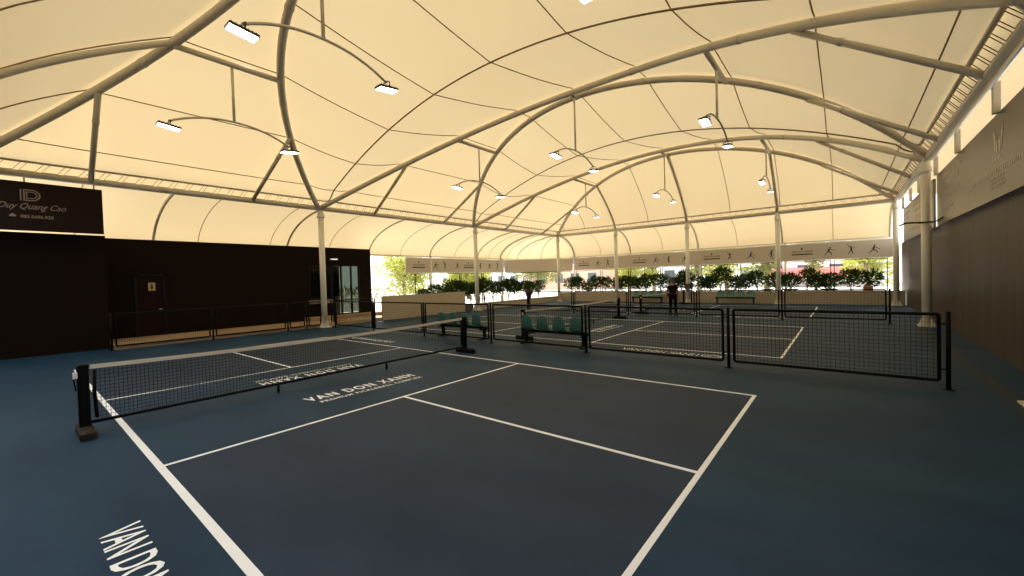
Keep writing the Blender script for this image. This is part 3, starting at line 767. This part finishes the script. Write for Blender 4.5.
# ------------------------------------------------------------------ benches
def make_bench(loc, rz, label):
    t = thing('seat_bench', (0, 0, 0), label, 'bench', 'four-seat teal plastic benches')
    f = MB().box((0, 0, .36), (2.15, .09, .07)); f.build('beam', M['black'], t)
    for x in (-.98, .98):
        MB().bb((x-.035, -.05, .0), (x+.035, .05, .34)).bb((x-.045, -.26, 0), (x+.045, .26, .03)).bb((x-.03, -.2, .30), (x+.03, .2, .34)).build('leg', M['black'], t)
    for i in range(4):
        x = -.82+i*.545; prof = [(.22, .43), (.21, .415), (.10, .40), (-.08, .405), (-.16, .43), (-.20, .50), (-.225, .62), (-.24, .74), (-.245, .82)]
        wd = [.15, .19, .20, .20, .195, .19, .18, .165, .10]
        rows_ = []
        for (y, z), w_ in zip(prof, wd):
            rows_.append([V(x+w_*u, y+.03*u*u*(1 if z > .5 else 0), z+.025*u*u*(1 if z < .5 else 0)) for u in (-1, -.6, -.2, .2, .6, 1)])
        s_ = MB().grid(rows_)
        back = [[p+V(0, -.012 if p.z > .5 else 0, -.012 if p.z <= .5 else 0) for p in r_] for r_ in rows_]
        s_.grid([r_[::-1] for r_ in back])
        # rim
        loop = [r_[0] for r_ in rows_]+rows_[-1][1:]+[r_[-1] for r_ in rows_[::-1]][1:]+rows_[0][::-1][1:-1]
        s_.tube(loop, .012, 5, closed=True)
        so = s_.build('seat_shell', M['seat'], t)
        MB().box((x, 0, .395), (.12, .16, .02)).build('seat_mount', M['black'], so)
    t.location = loc; t.rotation_euler = (0, 0, rz)
    return t
# seats face +X (backs to camera): local +Y forward -> rz = -90deg
b0 = make_bench((8.5, 2.1, 0), -PI/2, 'teal four-seat bench behind the fence, left of the near net post')
copy_tree(b0, (8.62, -1.45, 0), -PI/2, 'teal four-seat bench behind the fence, right of the near net post')
copy_tree(b0, (26.6, -2.65, 0), PI/2, 'distant teal four-seat bench against the far wall, right of the middle column')
copy_tree(b0, (26.6, 2.75, 0), PI/2, 'distant teal four-seat bench against the far wall, left of the standing person')

# scoreboard stand
t = thing('scoreboard_stand', (25.9, -.35, 0), 'black stand with a flat board on a wide base at the far wall', 'stand')
MB().tube([V(25.9, -.35, .04), V(25.9, -.35, 1.3)], .045, 8).build('pole', M['black'], t)
MB().bevbox((25.6, -.85, 0), (26.2, .1, .07), .02).build('base', M['black'], t)
MB().bb((25.88, -.45, .95), (25.93, .05, 1.28)).build('board', M['planter'], t)

# ------------------------------------------------------------------ person
def skin_mesh(name, verts, edges, radii, m, parent, root=0, sub=2):
    me = bpy.data.meshes.new(name); me.from_pydata([tuple(Vector(v)) for v in verts], edges, []); me.update(); me.materials.append(m)
    o = bpy.data.objects.new(name, me); COL.objects.link(o); o.parent = parent
    md = o.modifiers.new('skin', 'SKIN'); md.use_smooth_shade = True
    if not me.skin_vertices: me.skin_vertices.new() if hasattr(me.skin_vertices, 'new') else None
    sv = me.skin_vertices[0].data
    for i, r in enumerate(radii):
        rr = r if isinstance(r, tuple) else (r, r); sv[i].radius = rr
    sv[root].use_root = True
    sb = o.modifiers.new('sub', 'SUBSURF'); sb.levels = sub; sb.render_levels = sub
    return o
per = thing('person', (18.35, -1.62, 0), 'person in dark clothes standing behind the far fence holding a paddle', 'person')
H = 1.66
# facing roughly toward camera-left; local X forward? keep y = left/right
bv = [(0, 0, .93), (0, 0, 1.08), (0, 0, 1.25), (0, 0, 1.36), (0, 0, 1.43), (0, 0, 1.50), (0, .005, 1.58), (0, .005, 1.63),   # 0-7 torso, neck, head
      (0, .10, .88), (.03, .11, .50), (-.02, .12, .09), (.10, .14, .03),      # left leg 8-11
      (0, -.10, .88), (-.02, -.12, .50), (-.05, -.15, .09), (.07, -.18, .03),  # right leg
      (0, .17, 1.36), (-.02, .23, 1.10), (.12, .28, .93), (.17, .29, .87),     # left arm 16-19
      (0, -.17, 1.36), (-.04, -.22, 1.10), (.02, -.22, .86), (.04, -.22, .79)]
be = [(0, 1), (1, 2), (2, 3), (3, 4), (4, 5), (5, 6), (6, 7), (0, 8), (8, 9), (9, 10), (10, 11), (0, 12), (12, 13), (13, 14), (14, 15), (3, 16), (16, 17), (17, 18), (18, 19), (3, 20), (20, 21), (21, 22), (22, 23)]
br = [(.12, .15), (.11, .14), (.12, .16), (.09, .13), .055, .08, .10, .07, .085, .055, .04, .035, .085, .055, .04, .035, .055, .042, .032, .035, .055, .042, .032, .035]
skin_mesh('body', bv, be, br, M['skin'], per)
sh_v = [bv[0], bv[1], bv[2], bv[3], bv[16], (-.015, .205, 1.19), bv[20], (-.03, -.20, 1.19), (0, 0, 1.40)]
skin_mesh('shirt', sh_v, [(0, 1), (1, 2), (2, 3), (3, 4), (4, 5), (3, 6), (6, 7), (3, 8)], [(.14, .18), (.13, .17), (.14, .18), (.11, .15), .075, .062, .075, .062, .075], M['shirt'], per)
tr_v = [(0, 0, .95), bv[8], bv[9], bv[10], bv[12], bv[13], bv[14]]
skin_mesh('trousers', tr_v, [(0, 1), (1, 2), (2, 3), (0, 4), (4, 5), (5, 6)], [(.13, .17), .10, .075, .055, .10, .075, .055], M['trousers'], per)
skin_mesh('hair', [(-.02, 0, 1.62), (-.05, 0, 1.56), (0.02, 0, 1.665)], [(0, 1), (0, 2)], [.095, .085, .06], M['hair'], per)
for y in (.14, -.17):
    MB().tube([V(18.35-.06, -1.62+y, .045), V(18.35+.06, -1.62+y+.01, .05), V(18.35+.17, -1.62+y+.02, .035)], [.045, .05, .03], 8).build('shoe', M['shoe'], per)
for s_, hx, hy in ((1, .17, .29), (-1, .04, -.22)):
    for i in range(5):
        z = .87 if s_ > 0 else .79; dy = (-.03+i*.015)
        p0 = V(18.35+hx+dy, -1.62+hy, z-.015); MB().tube([p0, p0+V(.012, 0, -.04-.006*(2-abs(2-i))), p0+V(.02, -.01*s_, -.075-.008*(2-abs(2-i)))], [.009, .008, .006], 6).build('finger', M['skin'], per)
per.rotation_euler = (0, 0, 0)
pd = thing('pickleball_paddle', (18.55, -1.32, .80), 'pinkish paddle held in the hand of the standing person', 'paddle')
ring = []
for i in range(16):
    th = 2*PI*i/16; ring.append(V(18.56, -1.20+.10*math.cos(th), .70+.13*math.sin(th)))
MB().poly(ring, .012, (-1, 0, 0)).build('paddle_face', M['paddle'], pd)
MB().tube([V(18.555, -1.26, .80), V(18.545, -1.33, .88)], .014, 8).build('handle', M['black'], pd)

# ------------------------------------------------------------------ plants in pots
def leaf_cloud(b, c, rad, n, ln, wd, up=.2):
    for i in range(n):
        while True:
            q = V(random.uniform(-1, 1), random.uniform(-1, 1), random.uniform(-1, 1))
            if .12 < q.length < 1: break
        p = c+V(q.x*rad[0], q.y*rad[1], q.z*rad[2])
        d = (q.normalized()+V(random.uniform(-.7, .7), random.uniform(-.7, .7), random.uniform(-.5, .7)+up)).normalized()
        s_ = d.cross(V(random.uniform(-1, 1), random.uniform(-1, 1), random.uniform(-1, 1))).normalized()
        l = ln*random.uniform(.6, 1.2); w_ = wd*random.uniform(.7, 1.2)
        b.add([p, p+d*l*.5+s_*w_*.5, p+d*l, p+d*l*.5-s_*w_*.5], [(0, 1, 2, 3)])
def make_shrub(seed, h=1.95):
    random.seed(seed)
    t = thing('potted_shrub', (0, 0, 0), 'x', 'potted plant')
    MB().lathe([(.13, 0), (.19, .30), (.21, .32), (.21, .36), (.17, .36), (.16, .30)], (0, 0, 0), 14).build('pot', M['pot'], t)
    st = MB()
    b = MB()
    for k in range(4):
        a = random.uniform(0, 2*PI); tip = V(.26*math.cos(a), .26*math.sin(a), h-.35+random.uniform(-.1, .15)); mid = V(.04*math.cos(a), .04*math.sin(a), .85)
        st.tube([V(0, 0, .3), mid, tip], [.022, .018, .008], 5); leaf_cloud(b, tip-V(0, 0, .08), (.40, .40, .38), 110, .22, .07)
    leaf_cloud(b, V(0, 0, h-.5), (.44, .44, .46), 170, .22, .07)
    st.build('stem', M['stem'], t); b.build('foliage', M['leaf'], t)
    return t
protos = [make_shrub(11+i, hh) for i, hh in enumerate((1.95, 2.1, 1.8))]
random.seed(5)
spots = []
for i in range(27): spots.append((28.2+random.uniform(-.2, .2), 9.5-i*.70+random.uniform(-.2, .2), 'far'))
for i in range(16): spots.append((14.6+i*.78+random.uniform(-.15, .15), 11.6+random.uniform(-.15, .15), 'left'))
for i, (x, y, wh) in enumerate(spots):
    lab = ('dark leafy potted shrub in the row behind the far low wall' if wh == 'far' else 'dark leafy potted shrub in the row beyond the left low wall')
    gr = 'potted shrubs behind the far wall' if wh == 'far' else 'potted shrubs beyond the left wall'
    if i < 3: o = protos[i]; o.location = (x, y, -.05); o['label'] = lab; o['group'] = gr; o.rotation_euler = (0, 0, random.uniform(0, 6))
    else: o = copy_tree(protos[i % 3], (x, y, -.05), random.uniform(0, 6), lab, gr)
    k_ = random.uniform(.85, 1.05)*(.84 if wh == 'left' and x < 17 else 1); o.scale = (k_, k_, k_*random.uniform(.93, 1.04))
# tall planter beside the far fence
t = thing('tall_planter', (18.9, 7.1, 0), 'tall brown tapered planter with leaves standing left of the far fence', 'planter')
MB().lathe([(.11, 0), (.10, .05), (.10, .7), (.22, 1.0), (.25, 1.28), (.21, 1.28), (.19, 1.15)], (18.9, 7.1, 0), 14).build('pot', M['planter'], t)
random.seed(3); b = MB(); leaf_cloud(b, V(18.9, 7.1, 1.42), (.28, .28, .22), 160, .2, .06, .6); b.build('foliage', M['leaf'], t)
# objects on the far wall
tag(MB().bevbox((27.32, -8.95, .73), (27.56, -8.55, .95), .02).build('flower_box', M['terracotta']), 'orange terracotta box on the far low wall near the right end', 'box')
def bag(y0, y1, label):
    t = thing('long_bag', (27.43, (y0+y1)/2, .73), label, 'bag', 'dark bags lying on the far low wall')
    n = 8; MB().tube([V(27.43, y0+(y1-y0)*i/n, .80) for i in range(n+1)], [.03]+[.068+.01*math.sin(i*2) for i in range(n-1)]+[.03], 8).build('bag_body', M['bag'], t)
    MB().tube([V(27.43, y0+(y1-y0)*.35, .86), V(27.43, (y0+y1)/2, .93), V(27.43, y0+(y1-y0)*.65, .86)], .012, 5).build('carry_handle', M['black'], t)
bag(-4.5, -3.9, 'short dark bag on the far wall left of the right far column')
bag(-5.75, -5.0, 'long dark bag on the far wall below the rightmost logo')
bag(-7.5, -6.75, 'dark bag on the far wall left of the orange box')

# ------------------------------------------------------------------ outdoors
gd = MB(); gd.bb((-60, -120, -.3), (160, 160, -.06)); g_ = gd.build('ground', M['ground']); struct(g_)
def tree(x, y, h, r, label, leaf='tree_leaf', n=2600, ln=.38, dense=1.):
    random.seed(int(x*7+y*3))
    t = thing('shade_tree', (x, y, -.06), label, 'tree', 'trees outside the hall')
    b = MB().tube([V(x, y, -.06), V(x+.1, y, h*.25), V(x-.05, y+.1, h*.45)], [.20, .15, .12], 8)
    for k in range(6):
        a = k*PI/3+.3; b.tube([V(x-.03, y+.05, h*.38), V(x+r*.35*math.cos(a), y+r*.35*math.sin(a), h*.58), V(x+r*.7*math.cos(a), y+r*.7*math.sin(a), h*.75)], [.08, .05, .02], 6)
    b.build('trunk', M['trunk'], t)
    f = MB()
    for k in range(16):
        a = random.uniform(0, 2*PI); q = random.uniform(.2, .68)*r; zz = h*random.uniform(.24, .84)
        leaf_cloud(f, V(x+q*math.cos(a), y+q*math.sin(a), zz), (r*.42, r*.42, h*.14), int(n/14), ln, ln*.5)
    f.build('foliage', M[leaf], t)
tree(25.0, 28.0, 6.0, 3.4, 'bright yellow-green tree beyond the open gap left of the banner', n=3400)
tree(36, 30, 6.2, 3.4, 'olive tree seen under the left banner', 'tree_leaf_dark')
tree(30, 23.5, 4.6, 2.6, 'low pale green tree seen under the left banner near the second column')
tree(45, 25, 7, 3.8, 'pale tree far off behind the left banner posts', 'tree_leaf_dark')
tree(42, 10.6, 5.6, 2.3, 'yellow-green tree seen left of the first far column', n=1500)
tree(43, 8.2, 5.8, 2.0, 'yellow-green tree seen under the far banner past the first column', n=1300)
tree(42, 3.4, 5.0, 1.3, 'thin pale tree seen left of the middle far column', 'tree_leaf_dark', n=600)
tree(42, .9, 6.2, 2.3, 'broad yellow-green tree seen right of the middle far column', n=1700)
tree(42, -2.4, 6.0, 1.2, 'olive tree seen left of the right far column', 'tree_leaf_dark', n=900)
tree(56, -5.1, 8.0, 1.1, 'olive round tree in front of the red awning', 'tree_leaf_dark', n=800)
tree(42, -9.2, 6.0, 1.9, 'yellow-green tree seen at the far right opening', n=1500)
def building(x0, y0, x1, y1, h, m_, label, face='x', win=True, aw=None):
    t = thing('building', ((x0+x1)/2, (y0+y1)/2, -.06), label, 'building', 'buildings across the street')
    MB().bb((x0, y0, -.06), (x1, y1, h)).bb((x0-.2, y0-.2, h), (x1+.2, y1+.2, h+.3)).build('wall_block', M[m_], t)
    n = int((y1-y0)/3)
    for i in range(n):
        for z in (1.0, 4.2):
            if z+1.6 > h: continue
            yy = y0+(i+.5)*(y1-y0)/n; f = MB().bb((x0-.06, yy-.8, z), (x0+.02, yy+.8, z+1.6)).build('window', M['glass_dark'], t)
            MB().bb((x0-.09, yy-.9, z-.08), (x0, yy+.9, z)).build('window_sill', M['build_white'], f)
    if aw:
        MB().add([(x0-2, y0+2, 2.0), (x0-2, y1-4, 2.0), (x0, y1-4, 2.3), (x0, y0+2, 2.3), (x0-2, y0+2, 1.1), (x0-2, y1-4, 1.1)], [(0, 1, 2, 3), (4, 5, 1, 0)]).build('awning', M['awning'], t)
building(62, -12, 72, 4, 7, 'build_white', 'white building with a long red awning behind the far right', aw=True)
building(66, 6, 78, 22, 8, 'build_white', 'white building straight beyond the far left corner')
building(60, 23, 74, 36, 9, 'build_orange', 'orange building beyond the corner banner')
building(58, 38, 72, 60, 7, 'build_white', 'pale building behind the trees on the left')
building(75, -34, 90, -14, 8, 'build_white', 'white building at the far right behind the tree')
def hedge(x0, y0, x1, y1, h, label):
    t = thing('hedge', ((x0+x1)/2, (y0+y1)/2, -.06), label, 'hedge', None, 'stuff'); b = MB(); random.seed(9)
    L = math.hypot(x1-x0, y1-y0)
    for i in range(int(L/1.0)):
        u = (i+.5)/int(L/1.0); leaf_cloud(b, V(x0+(x1-x0)*u, y0+(y1-y0)*u, h*.5), (.7, .7, h*.5), 90, .32, .16)
    b.build('foliage', M['tree_leaf_dark'], t)
hedge(16, 36, 46, 36, 1.6, 'olive hedge at the back of the open ground on the left')

# ------------------------------------------------------------------ world, sun, camera
w = bpy.data.worlds.new('World'); sc.world = w; w.use_nodes = True; nt = w.node_tree
bg = nt.nodes['Background']; bg.inputs[0].default_value = (.96, .98, 1., 1); bg.inputs[1].default_value = 1.0
sun = bpy.data.lights.new('sun', 'SUN'); sun.energy = 3.6; sun.angle = .12; sun.color = (1., .95, .86)
so = bpy.data.objects.new('sun', sun); COL.objects.link(so)
d = V(-.38, -.72, -.62).normalized(); so.rotation_euler = d.to_track_quat('-Z', 'Y').to_euler(); so.location = (20, 30, 30)

cam = bpy.data.cameras.new('camera'); co = bpy.data.objects.new('camera', cam); COL.objects.link(co)
yaw, pitch, roll = -8.87798666e-01, -2.09813861e-02, -2.98475242e-02
R = Matrix.Rotation(yaw, 4, 'Z')@Matrix.Rotation(PI/2+pitch, 4, 'X')@Matrix.Rotation(roll, 4, 'Z')
co.matrix_world = Matrix.Translation((-9.88129927e-01, -7.78071553, 1.87708313))@R
cam.sensor_fit = 'HORIZONTAL'; cam.sensor_width = 36; cam.lens = 408.636/1024*36; cam.clip_start = .05; cam.clip_end = 400
sc.camera = co
sc.view_settings.view_transform = 'Standard'; sc.view_settings.look = 'None'; sc.view_settings.gamma = 1; sc.view_settings.use_curve_mapping = False
sc.view_settings.exposure = 1.6
sc.cycles.max_bounces = 10; sc.cycles.diffuse_bounces = 6; sc.cycles.transmission_bounces = 8; sc.cycles.transparent_max_bounces = 16
sc.cycles.use_denoising = True; sc.cycles.sample_clamp_indirect = 6
